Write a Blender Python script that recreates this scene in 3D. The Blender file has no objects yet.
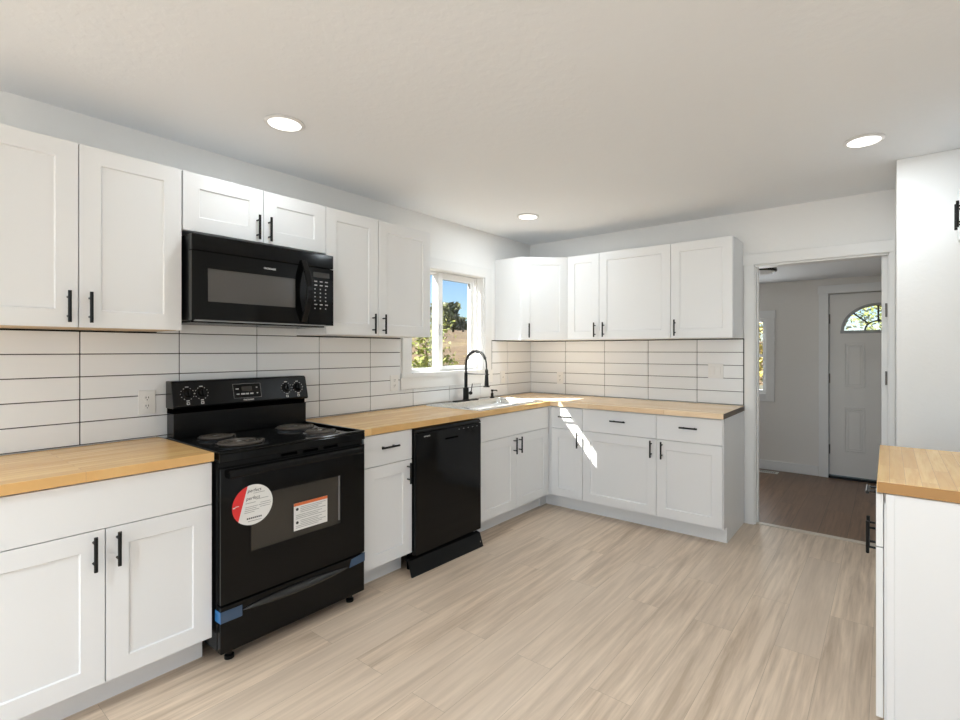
import bpy, bmesh, math, random
from mathutils import Vector, Matrix
random.seed(7)
PI = math.pi
S = bpy.context.scene
COL = S.collection

# ------------------------------------------------------------------ camera
cam_d = bpy.data.cameras.new('camera')
cam = bpy.data.objects.new('camera', cam_d); COL.objects.link(cam)
cam.location = (2.9352, -4.2257, 1.3512)
cam.rotation_euler = (PI/2, 0, math.radians(37.22))
cam_d.sensor_width = 36.0
cam_d.lens = 498.76/960*36.0
cam_d.shift_x = -(509.09-480)/960
cam_d.shift_y = (349.87-360)/960
cam_d.clip_start = 0.05
cam_d.clip_end = 400
S.camera = cam

# ------------------------------------------------------------------ colour, world, sun, big lights
S.view_settings.view_transform = 'Standard'
S.view_settings.look = 'None'
S.view_settings.gamma = 1.0
S.view_settings.exposure = 0.1
S.view_settings.use_curve_mapping = False
W = bpy.data.worlds.new('sky'); S.world = W; W.use_nodes = True
wn = W.node_tree.nodes; wl = W.node_tree.links; wn.clear()
wo = wn.new('ShaderNodeOutputWorld'); wb = wn.new('ShaderNodeBackground'); ws = wn.new('ShaderNodeTexSky')
ws.sky_type = 'NISHITA'; ws.sun_disc = False; ws.sun_elevation = math.radians(45); ws.sun_rotation = math.radians(-132)
ws.air_density = 1.0; ws.dust_density = 0.1; ws.ozone_density = 6.0
wb.inputs['Strength'].default_value = 0.17
wl.new(ws.outputs[0], wb.inputs[0]); wl.new(wb.outputs[0], wo.inputs[0])

def light(name, typ, loc, energy, color=(1, 1, 1), direction=None, **kw):
    d = bpy.data.lights.new(name, typ); o = bpy.data.objects.new(name, d); COL.objects.link(o)
    o.location = loc; d.energy = energy; d.color = color
    for k, v in kw.items(): setattr(d, k, v)
    if direction is not None:
        o.rotation_euler = Vector(direction).to_track_quat('-Z', 'Y').to_euler()
    return o
light('sun', 'SUN', (-6, -6, 9), 26.0, (1.0, .96, .88), (1, .78, -1.2), angle=math.radians(.5))
# added fill lamps, standing in for daylight from unseen windows behind the camera
light('fill_right', 'AREA', (6.06, -5.6, 1.45), 16, (.83, .92, 1.0), (-1, .1, 1.2), shape='RECTANGLE', size=2.9, size_y=1.9)
light('fill_rear', 'AREA', (2.4, -8.46, 1.45), 66, (.83, .92, 1.0), (0, 1, .5), shape='RECTANGLE', size=3.9, size_y=1.9)

# ------------------------------------------------------------------ materials
def mat(name, color=(.8, .8, .8), rough=.5, metal=0, spec=.5, coat=0, emit=None, estr=0):
    m = bpy.data.materials.new(name); m.use_nodes = True
    b = m.node_tree.nodes['Principled BSDF']
    b.inputs['Base Color'].default_value = (*color, 1)
    b.inputs['Roughness'].default_value = rough
    b.inputs['Metallic'].default_value = metal
    b.inputs['Specular IOR Level'].default_value = spec
    b.inputs['Coat Weight'].default_value = coat
    b.inputs['Coat Roughness'].default_value = .05
    if emit:
        b.inputs['Emission Color'].default_value = (*emit, 1); b.inputs['Emission Strength'].default_value = estr
    return m
def nt(m): return m.node_tree.nodes, m.node_tree.links, m.node_tree.nodes['Principled BSDF']
def bumped(m, scale, strength, dist=.01, detail=4, kind='noise', rough_var=0):
    n, l, b = nt(m)
    tc = n.new('ShaderNodeTexCoord'); bp = n.new('ShaderNodeBump')
    t = n.new('ShaderNodeTexNoise'); t.inputs['Scale'].default_value = scale; t.inputs['Detail'].default_value = detail
    l.new(tc.outputs['Object'], t.inputs['Vector'])
    src = t.outputs['Fac']
    if kind == 'knock':
        r = n.new('ShaderNodeValToRGB'); r.color_ramp.elements[0].position = .47; r.color_ramp.elements[1].position = .58
        l.new(src, r.inputs[0]); src = r.outputs[0]
    bp.inputs['Strength'].default_value = strength; bp.inputs['Distance'].default_value = dist
    l.new(src, bp.inputs['Height']); l.new(bp.outputs[0], b.inputs['Normal'])
    return m
M = {}
M['wall'] = bumped(mat('wall_paint', (.87, .865, .85), .75), 22, .1, .003, 5, 'knock')
M['ceil'] = bumped(mat('ceiling_paint', (.87, .885, .90), .8), 26, .11, .003, 6, 'knock')
M['hallpaint'] = bumped(mat('hall_paint', (.80, .775, .735), .75), 22, .1, .003, 5, 'knock')
M['trim'] = mat('trim_paint', (.83, .825, .81), .4)
M['cab'] = bumped(mat('cabinet_paint', (.82, .822, .82), .38), 60, .02, .001)
M['cabin'] = mat('cabinet_interior', (.45, .38, .29), .6)
M['ply'] = mat('raw_plywood', (.62, .47, .31), .6)
M['black'] = bumped(mat('black_enamel', (.003, .003, .003), .09, spec=.22), 8, .015, .002)
M['blackm'] = mat('black_plastic', (.005, .005, .005), .25, spec=.22)
M['blackdk'] = mat('black_cavity', (.001, .001, .001), .7, spec=.0)
M['handle'] = mat('black_metal', (.006, .006, .006), .35, .2, spec=.3)
M['ovenglass'] = mat('oven_window', (.035, .032, .027), .08, spec=.6)
M['mwglass'] = mat('microwave_window', (.075, .07, .065), .12, spec=.6)
M['white'] = mat('white_plastic', (.82, .81, .79), .35)
M['vinyl'] = mat('white_vinyl', (.84, .84, .83), .3)
M['vent'] = mat('vent_metal', (.72, .70, .66), .45)
M['ink'] = mat('printed_white', (.75, .75, .72), .5)
M['inkgrey'] = mat('printed_grey', (.32, .32, .31), .6)
M['inkblack'] = mat('printed_black', (.02, .02, .02), .6)
M['paper'] = mat('sticker_paper', (.82, .81, .78), .5)
M['red'] = mat('sticker_red', (.75, .03, .03), .5)
M['orange'] = mat('label_orange', (.72, .17, .05), .5)
M['tape'] = mat('blue_tape', (.03, .17, .42), .3, coat=.3)
M['tapedark'] = mat('blue_tape_over_black', (.035, .075, .14), .35, coat=.2)
M['greystrip'] = mat('grey_strip', (.22, .22, .22), .35, .3)
M['keyink'] = mat('key_print', (.42, .42, .41), .5)
M['endcap'] = mat('dark_end_cap', (.13, .10, .075), .5)
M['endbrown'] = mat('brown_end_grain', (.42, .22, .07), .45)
M['pull'] = mat('dark_pull', (.02, .02, .02), .18, spec=.5)
M['muntinshade'] = mat('backlit_muntin', (.12, .115, .11), .6)  # backlit shade of the white muntins, put into the colour as dark grey
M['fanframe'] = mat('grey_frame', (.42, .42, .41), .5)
M['steel'] = mat('stainless', (.78, .79, .77), .22, .9)
M['chrome'] = mat('chrome', (.8, .8, .8), .15, 1)
M['bronze'] = mat('hinge_metal', (.22, .21, .20), .4, .8)
M['coil'] = bumped(mat('coil_metal', (.10, .085, .07), .45, .4), 120, .2, .001)
M['pan'] = mat('drip_pan', (.02, .02, .02), .12, .2)
M['doorpaint'] = mat('door_paint', (.80, .775, .735), .42)
M['lens'] = mat('light_lens', (.9, .9, .88), .4, emit=(1, .97, .92), estr=2.2)
M['lensoff'] = mat('glass_diffuser', (.85, .84, .8), .3)
M['gaprubber'] = mat('dark_gasket', (.02, .02, .02), .7)
M['strip'] = mat('floor_strip', (.62, .55, .46), .4)
M['bark'] = bumped(mat('bark', (.12, .085, .06), .9), 14, .6, .03)

def glass(name, tint=(1, 1, 1)):
    m = bpy.data.materials.new(name); m.use_nodes = True
    n, l = m.node_tree.nodes, m.node_tree.links; n.clear()
    o = n.new('ShaderNodeOutputMaterial'); t = n.new('ShaderNodeBsdfTransparent'); g = n.new('ShaderNodeBsdfGlossy')
    f = n.new('ShaderNodeLayerWeight'); f.inputs[0].default_value = .5
    pw = n.new('ShaderNodeMath'); pw.operation = 'POWER'; pw.inputs[1].default_value = 5.0; l.new(f.outputs['Facing'], pw.inputs[0])
    ma = n.new('ShaderNodeMath'); ma.operation = 'MULTIPLY_ADD'; ma.inputs[1].default_value = .9; ma.inputs[2].default_value = .03; l.new(pw.outputs[0], ma.inputs[0])
    mx = n.new('ShaderNodeMixShader')
    t.inputs[0].default_value = (*tint, 1); g.inputs['Roughness'].default_value = .02
    l.new(ma.outputs[0], mx.inputs[0]); l.new(t.outputs[0], mx.inputs[1]); l.new(g.outputs[0], mx.inputs[2]); l.new(mx.outputs[0], o.inputs[0])
    return m
M['glass'] = glass('window_glass', (.96, .97, .97))

def planks(name, c1, c2, c3, width, length, rough, swap=True, mortar=.0012, grain=1.0, gapcol=(.3, .22, .15), knots=.25, bump=.15):
    """wood boards running along object Y (swap) or X"""
    m = mat(name, c1, rough); n, l, b = nt(m)
    tc = n.new('ShaderNodeTexCoord'); sp = n.new('ShaderNodeSeparateXYZ'); cb = n.new('ShaderNodeCombineXYZ')
    l.new(tc.outputs['Object'], sp.inputs[0])
    l.new(sp.outputs['Y' if swap else 'X'], cb.inputs['X']); l.new(sp.outputs['X' if swap else 'Y'], cb.inputs['Y'])
    br = n.new('ShaderNodeTexBrick'); br.offset = .37; br.offset_frequency = 2; br.squash = 1
    l.new(cb.outputs[0], br.inputs['Vector'])
    br.inputs['Color1'].default_value = (0, 0, 0, 1); br.inputs['Color2'].default_value = (1, 1, 1, 1)
    br.inputs['Mortar'].default_value = (.5, .5, .5, 1)
    br.inputs['Scale'].default_value = 1; br.inputs['Mortar Size'].default_value = mortar; br.inputs['Mortar Smooth'].default_value = .1
    br.inputs['Bias'].default_value = 0; br.inputs['Brick Width'].default_value = length; br.inputs['Row Height'].default_value = width
    # grain: stretched noise, shifted per board
    sc = n.new('ShaderNodeVectorMath'); sc.operation = 'MULTIPLY'; sc.inputs[1].default_value = (1.5*grain, 20*grain, 1)
    ad = n.new('ShaderNodeVectorMath'); ad.operation = 'MULTIPLY_ADD'; ad.inputs[1].default_value = (37, 19, 11)
    l.new(cb.outputs[0], sc.inputs[0]); l.new(br.outputs['Color'], ad.inputs[0]); l.new(sc.outputs[0], ad.inputs[2])
    n1 = n.new('ShaderNodeTexNoise'); n1.inputs['Scale'].default_value = 1.0; n1.inputs['Detail'].default_value = 7; n1.inputs['Roughness'].default_value = .62; n1.inputs['Distortion'].default_value = .45
    l.new(ad.outputs[0], n1.inputs['Vector'])
    sc2 = n.new('ShaderNodeVectorMath'); sc2.operation = 'MULTIPLY'; sc2.inputs[1].default_value = (1.6, 2.6, 1)
    l.new(ad.outputs[0], sc2.inputs[0])
    n2 = n.new('ShaderNodeTexNoise'); n2.inputs['Scale'].default_value = 1.1; n2.inputs['Detail'].default_value = 3
    l.new(sc2.outputs[0], n2.inputs['Vector'])
    mixf = n.new('ShaderNodeMix'); mixf.data_type = 'FLOAT'; mixf.inputs[0].default_value = knots
    l.new(n1.outputs['Fac'], mixf.inputs[2]); l.new(n2.outputs['Fac'], mixf.inputs[3])
    rp = n.new('ShaderNodeValToRGB'); e = rp.color_ramp.elements
    e[0].position = .36; e[0].color = (*c2, 1); e[1].position = .60; e[1].color = (*c1, 1)
    l.new(mixf.outputs[0], rp.inputs[0])
    # board to board tone
    t3 = n.new('ShaderNodeMix'); t3.data_type = 'RGBA'; t3.blend_type = 'MIX'
    mr = n.new('ShaderNodeMapRange'); mr.inputs[3].default_value = 0; mr.inputs[4].default_value = .62
    l.new(br.outputs['Color'], mr.inputs[0]); l.new(mr.outputs[0], t3.inputs[0])
    l.new(rp.outputs[0], t3.inputs[6]); t3.inputs[7].default_value = (*c3, 1)
    g = n.new('ShaderNodeMix'); g.data_type = 'RGBA'; l.new(br.outputs['Fac'], g.inputs[0]); l.new(t3.outputs[2], g.inputs[6]); g.inputs[7].default_value = (*gapcol, 1)
    l.new(g.outputs[2], b.inputs['Base Color'])
    bp = n.new('ShaderNodeBump'); bp.inputs['Strength'].default_value = bump; bp.inputs['Distance'].default_value = .002
    l.new(n1.outputs['Fac'], bp.inputs['Height']); l.new(bp.outputs[0], b.inputs['Normal'])
    return m
M['floor'] = planks('light_oak_planks', (.76, .61, .465), (.45, .335, .235), (.65, .53, .415), .18, 1.22, .40, gapcol=(.40, .31, .225), knots=.3, mortar=.0008)
M['hallfloor'] = planks('brown_oak_planks', (.27, .15, .08), (.12, .062, .033), (.20, .12, .075), .18, 1.22, .36, gapcol=(.05, .03, .02), knots=.4)
bc = dict(width=.042, length=.62, rough=.27, mortar=.0006, grain=2.2, gapcol=(.52, .32, .16), knots=.15, bump=.05)
M['blockY'] = planks('butcher_block_long', (.93, .64, .29), (.76, .45, .17), (.68, .39, .14), **bc)
M['blockX'] = planks('butcher_block_across', (.90, .655, .41), (.77, .52, .29), (.94, .74, .50), swap=False, **bc)

def tile_mat():
    m = mat('white_tile', (.845, .855, .865), .16, coat=.2)
    return bumped(m, 9, .05, .004, 2)
M['tile'] = tile_mat()
M['grout'] = mat('dark_grout', (.045, .043, .042), .9)
def ground_mat():
    m = mat('dry_field', (.3, .2, .1), .95); n, l, b = nt(m)
    tc = n.new('ShaderNodeTexCoord')
    a = n.new('ShaderNodeTexNoise'); a.inputs['Scale'].default_value = .35; a.inputs['Detail'].default_value = 8; a.inputs['Roughness'].default_value = .7
    c = n.new('ShaderNodeTexNoise'); c.inputs['Scale'].default_value = 2.3; c.inputs['Detail'].default_value = 8; c.inputs['Roughness'].default_value = .8
    l.new(tc.outputs['Object'], a.inputs['Vector']); l.new(tc.outputs['Object'], c.inputs['Vector'])
    r = n.new('ShaderNodeValToRGB'); e = r.color_ramp.elements
    e[0].position = .36; e[0].color = (.075, .042, .02, 1); e[1].position = .66; e[1].color = (.13, .105, .05, 1)
    x = e.new(.5); x.color = (.115, .078, .04, 1)
    r2 = n.new('ShaderNodeValToRGB'); f = r2.color_ramp.elements
    f[0].position = .38; f[0].color = (.35, .33, .3, 1); f[1].position = .6; f[1].color = (1.15, 1.1, 1.0, 1)
    mx = n.new('ShaderNodeMix'); mx.data_type = 'RGBA'; mx.blend_type = 'MULTIPLY'; mx.inputs[0].default_value = .8
    l.new(a.outputs['Fac'], r.inputs[0]); l.new(c.outputs['Fac'], r2.inputs[0]); l.new(r.outputs[0], mx.inputs[6]); l.new(r2.outputs[0], mx.inputs[7])
    l.new(mx.outputs[2], b.inputs['Base Color'])
    return m
M['ground'] = ground_mat()
def leaf_mat(name, c1, c2):
    m = mat(name, c1, .6); n, l, b = nt(m)
    g = n.new('ShaderNodeNewGeometry'); r = n.new('ShaderNodeMix'); r.data_type = 'RGBA'
    l.new(g.outputs['Random Per Island'], r.inputs[0]); r.inputs[6].default_value = (*c1, 1); r.inputs[7].default_value = (*c2, 1)
    l.new(r.outputs[2], b.inputs['Base Color'])
    return m
M['leaf_green'] = leaf_mat('dull_green_leaves', (.06, .08, .028), (.13, .14, .05))
M['leaf_lime'] = leaf_mat('lime_leaves', (.13, .17, .02), (.24, .24, .05))
M['leaf_gold'] = leaf_mat('golden_leaves', (.42, .40, .10), (.62, .47, .12))
M['rock'] = bumped(mat('pale_stone', (.42, .38, .33), .9), 6, .5, .05)

# ------------------------------------------------------------------ mesh helpers
class MB:
    """collects shapes, builds them as ONE mesh object"""
    def __init__(s): s.v = []; s.f = []; s.mi = []
    def add(s, v, f, mi=0):
        o = len(s.v); s.v += [tuple(p) for p in v]
        for q in f: s.f.append([i+o for i in q]); s.mi.append(mi)
    def box(s, x0, x1, y0, y1, z0, z1, mi=0):
        x0, x1 = min(x0, x1), max(x0, x1); y0, y1 = min(y0, y1), max(y0, y1); z0, z1 = min(z0, z1), max(z0, z1)
        v = [(x0, y0, z0), (x1, y0, z0), (x1, y1, z0), (x0, y1, z0), (x0, y0, z1), (x1, y0, z1), (x1, y1, z1), (x0, y1, z1)]
        s.add(v, [(0, 3, 2, 1), (4, 5, 6, 7), (0, 1, 5, 4), (1, 2, 6, 5), (2, 3, 7, 6), (3, 0, 4, 7)], mi); return s
    def prism(s, pts, a, b, axis='z', mi=0):
        """polygon pts extruded a..b; axis x: pts are (y,z), y: (x,z), z: (x,y)"""
        def P(p, h): return {'x': (h, p[0], p[1]), 'y': (p[0], h, p[1]), 'z': (p[0], p[1], h)}[axis]
        n = len(pts); v = [P(p, a) for p in pts] + [P(p, b) for p in pts]
        f = [tuple(range(n))[::-1], tuple(range(n, 2*n))] + [(i, (i+1) % n, n+(i+1) % n, n+i) for i in range(n)]
        s.add(v, f, mi); return s
    def tube(s, pts, r, seg=10, mi=0, closed=False):
        pts = [Vector(p) for p in pts]; n = len(pts)
        rs = r if isinstance(r, (list, tuple)) else [r]*n
        v = []; up = None
        for i, p in enumerate(pts):
            t = ((pts[(i+1) % n] if closed or i < n-1 else p) - (pts[i-1] if closed or i > 0 else p)).normalized()
            if up is None:
                up = Vector((0, 0, 1)) if abs(t.z) < .9 else Vector((1, 0, 0))
            a = t.cross(up).normalized(); c = a.cross(t).normalized(); up = c
            for k in range(seg):
                q = 2*PI*k/seg; v.append(p+(a*math.cos(q)+c*math.sin(q))*rs[i])
        f = []
        for i in range(n if closed else n-1):
            j = (i+1) % n
            for k in range(seg): f.append((i*seg+k, i*seg+(k+1) % seg, j*seg+(k+1) % seg, j*seg+k))
        if not closed: f += [tuple(range(seg))[::-1], tuple(range((n-1)*seg, n*seg))]
        s.add(v, f, mi); return s
    def lathe(s, prof, c=(0, 0, 0), axis='z', seg=32, mi=0):
        """prof: list of (radius, height)"""
        v = []; n = len(prof)
        for r, h in prof:
            for k in range(seg):
                q = 2*PI*k/seg; a, b = r*math.cos(q), r*math.sin(q)
                p = {'z': (a, b, h), 'y': (a, h, b), 'x': (h, a, b)}[axis]
                v.append((p[0]+c[0], p[1]+c[1], p[2]+c[2]))
        f = []
        for i in range(n-1):
            for k in range(seg): f.append((i*seg+k, i*seg+(k+1) % seg, (i+1)*seg+(k+1) % seg, (i+1)*seg+k))
        f += [tuple(range(seg))[::-1], tuple(range((n-1)*seg, n*seg))]
        s.add(v, f, mi); return s
    def build(s, name, m, parent=None, bevel=0, smooth=False, seg=2):
        me = bpy.data.meshes.new(name); me.from_pydata(s.v, [], s.f)
        ms = m if isinstance(m, (list, tuple)) else [m]
        for x in ms: me.materials.append(M[x])
        for p, i in zip(me.polygons, s.mi): p.material_index = i
        b = bmesh.new(); b.from_mesh(me); bmesh.ops.recalc_face_normals(b, faces=b.faces); b.to_mesh(me); b.free()
        if smooth:
            for p in me.polygons: p.use_smooth = True
            me.set_sharp_from_angle(angle=math.radians(40))
        o = bpy.data.objects.new(name, me); COL.objects.link(o)
        if parent: o.parent = parent
        if bevel:
            d = o.modifiers.new('bevel', 'BEVEL'); d.width = bevel; d.segments = seg; d.limit_method = 'ANGLE'; d.angle_limit = math.radians(40)
        return o
def tag(o, label=None, cat=None, group=None, kind=None):
    for k, v in (('label', label), ('category', cat), ('group', group), ('kind', kind)):
        if v: o[k] = v
    return o
def thing(name, loc, rz, label, cat, group=None):
    o = bpy.data.objects.new(name, None); COL.objects.link(o); o.location = loc; o.rotation_euler = (0, 0, rz)
    o.empty_display_size = .1
    return tag(o, label, cat, group)
def struct(o): o['kind'] = 'structure'; return o
def sempty(name, loc=(0, 0, 0)):
    o = bpy.data.objects.new(name, None); COL.objects.link(o); o.location = loc; o.empty_display_size = .1
    return struct(o)
def text(name, body, size, m, parent, loc, rot, ext=.0003, sx=1.0, align='CENTER', shear=0):
    c = bpy.data.curves.new(name, 'FONT'); c.body = body; c.size = size; c.extrude = ext; c.align_x = align; c.align_y = 'CENTER'; c.shear = shear
    t = bpy.data.objects.new(name, c); COL.objects.link(t)
    bpy.context.view_layer.update()
    me = bpy.data.meshes.new_from_object(t.evaluated_get(bpy.context.evaluated_depsgraph_get()))
    bpy.data.objects.remove(t); me.materials.clear(); me.materials.append(M[m]); me.name = name
    o = bpy.data.objects.new(name, me); COL.objects.link(o); o.parent = parent
    o.location = loc; o.rotation_euler = rot; o.scale = (sx, 1, 1)
    return o
LEFT, BACK, RIGHT = PI/2, 0.0, -PI/2      # rotation of a unit that stands against that wall; local x = to the right, local y = into the wall
TX = (PI/2, 0, 0)                          # text on a front (faces local -y)

# ------------------------------------------------------------------ room shell
CZ = 2.43
RX0 = 3.53      # right wall of the kitchen
# left wall with window opening y -1.62..-.74, z 1.17..2.01
w = MB(); WY0, WY1, WZ0, WZ1 = -1.62, -.74, 1.17, 2.01
w.box(-.16, 0, -8.5, WY0, 0, CZ).box(-.16, 0, WY1, .12, 0, CZ).box(-.16, 0, WY0, WY1, 0, WZ0).box(-.16, 0, WY0, WY1, WZ1, CZ)
struct(w.build('wall_left', 'wall'))
DX0, DX1, DZ = 2.108, 2.945, 2.006
w = MB(); w.box(0, DX0, 0, .12, 0, CZ).box(DX1, RX0+.15, 0, .12, 0, CZ).box(DX0, DX1, 0, .12, DZ, CZ)
struct(w.build('wall_back', 'wall'))
struct(MB().box(2.974, RX0, -.64, 0, 0, CZ).build('wall_stub', 'wall', bevel=.004))
light('daylight_hall', 'AREA', (1.48, 2.2, 1.28), 12, (.95, .975, 1.0), (.35, -1, .1), shape='RECTANGLE', size=.62, size_y=.78)
struct(MB().box(RX0, RX0+.15, -2.75, 0, 0, CZ).build('wall_right', 'wall'))
struct(MB().box(RX0+.15, 6.15, -2.75, -2.6, 0, CZ).build('wall_living', 'wall'))
# living area behind the camera with openings added for the fill lamps
w = MB(); w.box(6.0, 6.15, -8.5, -7.05, 0, CZ).box(6.0, 6.15, -4.15, -2.75, 0, CZ).box(6.0, 6.15, -7.05, -4.15, 0, .5).box(6.0, 6.15, -7.05, -4.15, 2.4, CZ)
struct(w.build('wall_living_right', 'wall'))
w = MB(); w.box(-.16, .45, -8.55, -8.4, 0, CZ).box(4.35, 6.15, -8.55, -8.4, 0, CZ).box(.45, 4.35, -8.55, -8.4, 0, .5).box(.45, 4.35, -8.55, -8.4, 2.4, CZ)
struct(w.build('wall_rear', 'wall'))
struct(MB().box(-.16, 6.15, -8.5, .045, -.06, 0).build('floor', 'floor'))
struct(MB().box(-.16, 6.15, -8.5, .12, CZ, CZ+.08).build('ceiling', 'ceil'))
# hall beyond the doorway
HC, HY = 2.106, 2.04
struct(MB().box(.9, 3.9, .045, HY+.2, -.06, 0).build('floor_hall', 'hallfloor'))
struct(MB().box(.9, 3.9, .12, HY+.14, HC, HC+.08).build('ceiling_hall', 'ceil'))
struct(MB().box(.85, .95, .12, HY, 0, HC).build('wall_hall_left', 'hallpaint'))
struct(MB().box(3.75, 3.9, .12, HY, 0, HC).build('wall_hall_right', 'hallpaint'))
EX0, EX1, EZ = 2.446, 3.268, 1.935       # entry door
HX0, HX1, HZ0, HZ1 = 1.15, 1.834, .859, 1.704
w = MB(); w.box(.95, HX0, HY, HY+.14, 0, HC).box(HX1, EX0-.012, HY, HY+.14, 0, HC).box(EX1+.012, 3.75, HY, HY+.14, 0, HC)
w.box(HX0, HX1, HY, HY+.14, 0, HZ0).box(HX0, HX1, HY, HY+.14, HZ1, HC).box(EX0-.012, EX1+.012, HY, HY+.14, EZ+.01, HC)
struct(w.build('wall_hall_back', 'hallpaint'))
struct(MB().box(HX0-.4, EX0-.105, HY-.014, HY, 0, .105).build('baseboard_hall', 'trim', bevel=.003))
struct(MB().box(DX0, DX1, .02, .07, 0, .006).build('trim_3', 'strip', bevel=.002))   # threshold strip

# doorway casing
d = sempty('trim_1')
MB().box(DX0-.0655, DX0+.004, -.016, 0, 0, DZ+.002).build('side_casing', 'trim', d, .002)
MB().box(DX1-.004, 2.973, -.016, 0, 0, DZ+.002).build('side_casing', 'trim', d, .002)
MB().box(DX0-.088, 2.973, -.018, 0, DZ+.002, 2.092).build('head_casing', 'trim', d, .002)
j = MB(); j.box(DX0, DX0+.012, .0, .12, 0, DZ).box(DX1-.012, DX1, 0, .12, 0, DZ).box(DX0, DX1, 0, .12, DZ-.012, DZ)
j.box(DX0+.012, DX0+.022, .05, .085, 0, DZ-.012).box(DX1-.045, DX1-.012, .045, .12, 0, DZ-.012)
j.build('jamb', 'trim', d, .0015)
for z in (1.62, 1.16, .3):
    h = MB(); h.box(DX1-.0165, DX1-.0125, .004, .042, z-.044, z+.044); h.tube([(DX1-.019, .002, z-.046), (DX1-.019, .002, z+.046)], .006)
    h.build('hinge', 'bronze', d)

# ------------------------------------------------------------------ kitchen window
wn_ = sempty('window_1')
c = MB(); c.box(0, .016, WY0-.09, WY0, WZ0-.03, WZ1).box(0, .016, WY1, WY1+.09, WZ0-.03, WZ1).box(0, .016, WY0-.09, WY1+.09, WZ1, WZ1+.085)
c.build('casing', 'trim', wn_, .002)
MB().box(0, .018, WY0-.105, WY1+.105, 1.05, 1.14).build('apron', 'trim', wn_, .002)
MB().box(-.07, .03, WY0-.1, WY0, 1.14, WZ0).box(-.07, .03, WY1, WY1+.1, 1.14, WZ0).box(-.16, .03, WY0, WY1, 1.14, WZ0+.004).build('sill', 'trim', wn_)
j = MB(); j.box(-.16, 0, WY0, WY0+.012, WZ0, WZ1).box(-.16, 0, WY1-.012, WY1, WZ0, WZ1).box(-.16, 0, WY0, WY1, WZ1-.004, WZ1)
j.build('jamb', 'trim', wn_)
def frame(mb, x0, x1, y0, y1, z0, z1, t, tb=None):
    tb = tb or t
    mb.box(x0, x1, y0, y0+t, z0, z1).box(x0, x1, y1-t, y1, z0, z1).box(x0, x1, y0+t, y1-t, z0, z0+tb).box(x0, x1, y0+t, y1-t, z1-t, z1)
    return mb
frame(MB(), -.145, -.075, WY0+.012, WY1-.012, WZ0+.004, WZ1-.004, .016, .02).build('frame', 'vinyl', wn_, .002)
sl = frame(MB(), -.10, -.062, -1.262, -.80, WZ0+.01, 2.003, .055, .035).build('sliding_sash', 'vinyl', wn_, .003)
MB().box(-.083, -.079, -1.215, -.85, 1.2, 1.96).build('pane', 'glass', sl)
g = frame(MB(), -.0845, -.0775, -1.209, -.853, 1.212, 1.951, .005).build('glazing_gasket', 'gaprubber', sl)
l_ = MB().box(-.062, -.045, -1.247, -1.222, 1.47, 1.57).build('latch', 'vinyl', sl, .006)
fx = frame(MB(), -.14, -.105, WY0+.035, -1.235, WZ0+.012, 2.004, .02).build('fixed_sash', 'vinyl', wn_, .003)
MB().box(-.124, -.12, WY0+.045, -1.25, 1.185, 1.99).build('pane', 'glass', fx)

# ------------------------------------------------------------------ hall window and entry door
w2 = sempty('window_2')
c = MB(); c.box(HX0-.09, HX0, HY-.016, HY, HZ0-.09, HZ1+.002).box(HX1, HX1+.09, HY-.016, HY, HZ0-.09, HZ1+.002)
c.box(HX0, HX1, HY-.016, HY, HZ0-.09, HZ0).box(HX0-.1, HX1+.1, HY-.02, HY, HZ1+.002, HZ1+.09); c.build('casing', 'trim', w2, .002)
f2 = MB(); f2.box(HX0, HX0+.036, HY+.02, HY+.08, HZ0, HZ1).box(HX1-.036, HX1, HY+.02, HY+.08, HZ0, HZ1).box(HX0+.036, HX1-.036, HY+.02, HY+.08, HZ0, HZ0+.036).box(HX0+.036, HX1-.036, HY+.02, HY+.08, HZ1-.036, HZ1)
f2.box(HX0+.036, HX1-.036, HY+.03, HY+.07, 1.27, 1.3); f2.build('sash', 'vinyl', w2, .002)
MB().box(HX0+.03, HX1-.03, HY+.048, HY+.052, HZ0+.03, HZ1-.03).build('pane', 'glass', w2)

dr = sempty('door_1')
c = MB(); c.box(EX0-.1, EX0-.012, HY-.018, HY, 0, EZ+.012).box(EX1+.012, EX1+.1, HY-.018, HY, 0, EZ+.012).box(EX0-.11, EX1+.11, HY-.02, HY, EZ+.012, EZ+.1)
c.build('casing', 'trim', dr, .002)
j = MB(); j.box(EX0-.012, EX0+.012, HY+.066, HY+.14, .024, EZ+.01).box(EX1-.012, EX1+.012, HY+.066, HY+.14, .024, EZ+.01).box(EX0+.012, EX1-.012, HY+.066, HY+.14, EZ-.012, EZ+.01)
j.build('door_stop', 'trim', dr)
# slab with fan shaped opening, built as strips around a half ellipse
FCX, FZ, FRX, FRZ = (EX0+EX1)/2, 1.553, .29, .25
y0, y1 = HY+.02, HY+.064
sb = MB(); sb.box(EX0, EX1, y0, y1, .03, FZ).box(EX0, FCX-FRX, y0, y1, FZ, EZ).box(FCX+FRX, EX1, y0, y1, FZ, EZ)
N = 24
for i in range(N):
    a0, a1 = PI*i/N, PI*(i+1)/N
    xa, xb = FCX-FRX*math.cos(a0), FCX-FRX*math.cos(a1)
    sb.prism([(xa, FZ+FRZ*math.sin(a0)), (xb, FZ+FRZ*math.sin(a1)), (xb, EZ), (xa, EZ)], y0, y1, 'y')
slab = sb.build('slab', 'doorpaint', dr)
def relief(mb, xa, xb, za, zb, y):
    for t, dpt in ((0, .012), (.024, .006)):
        a, b, cc, dd = xa+t, xb-t, za+t, zb-t
        wd = .012
        mb.box(a, b, y-dpt, y, cc, cc+wd).box(a, b, y-dpt, y, dd-wd, dd).box(a, a+wd, y-dpt, y, cc+wd, dd-wd).box(b-wd, b, y-dpt, y, cc+wd, dd-wd)
    mb.box(xa+.04, xb-.04, y-.004, y, za+.04, zb-.04)
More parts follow.
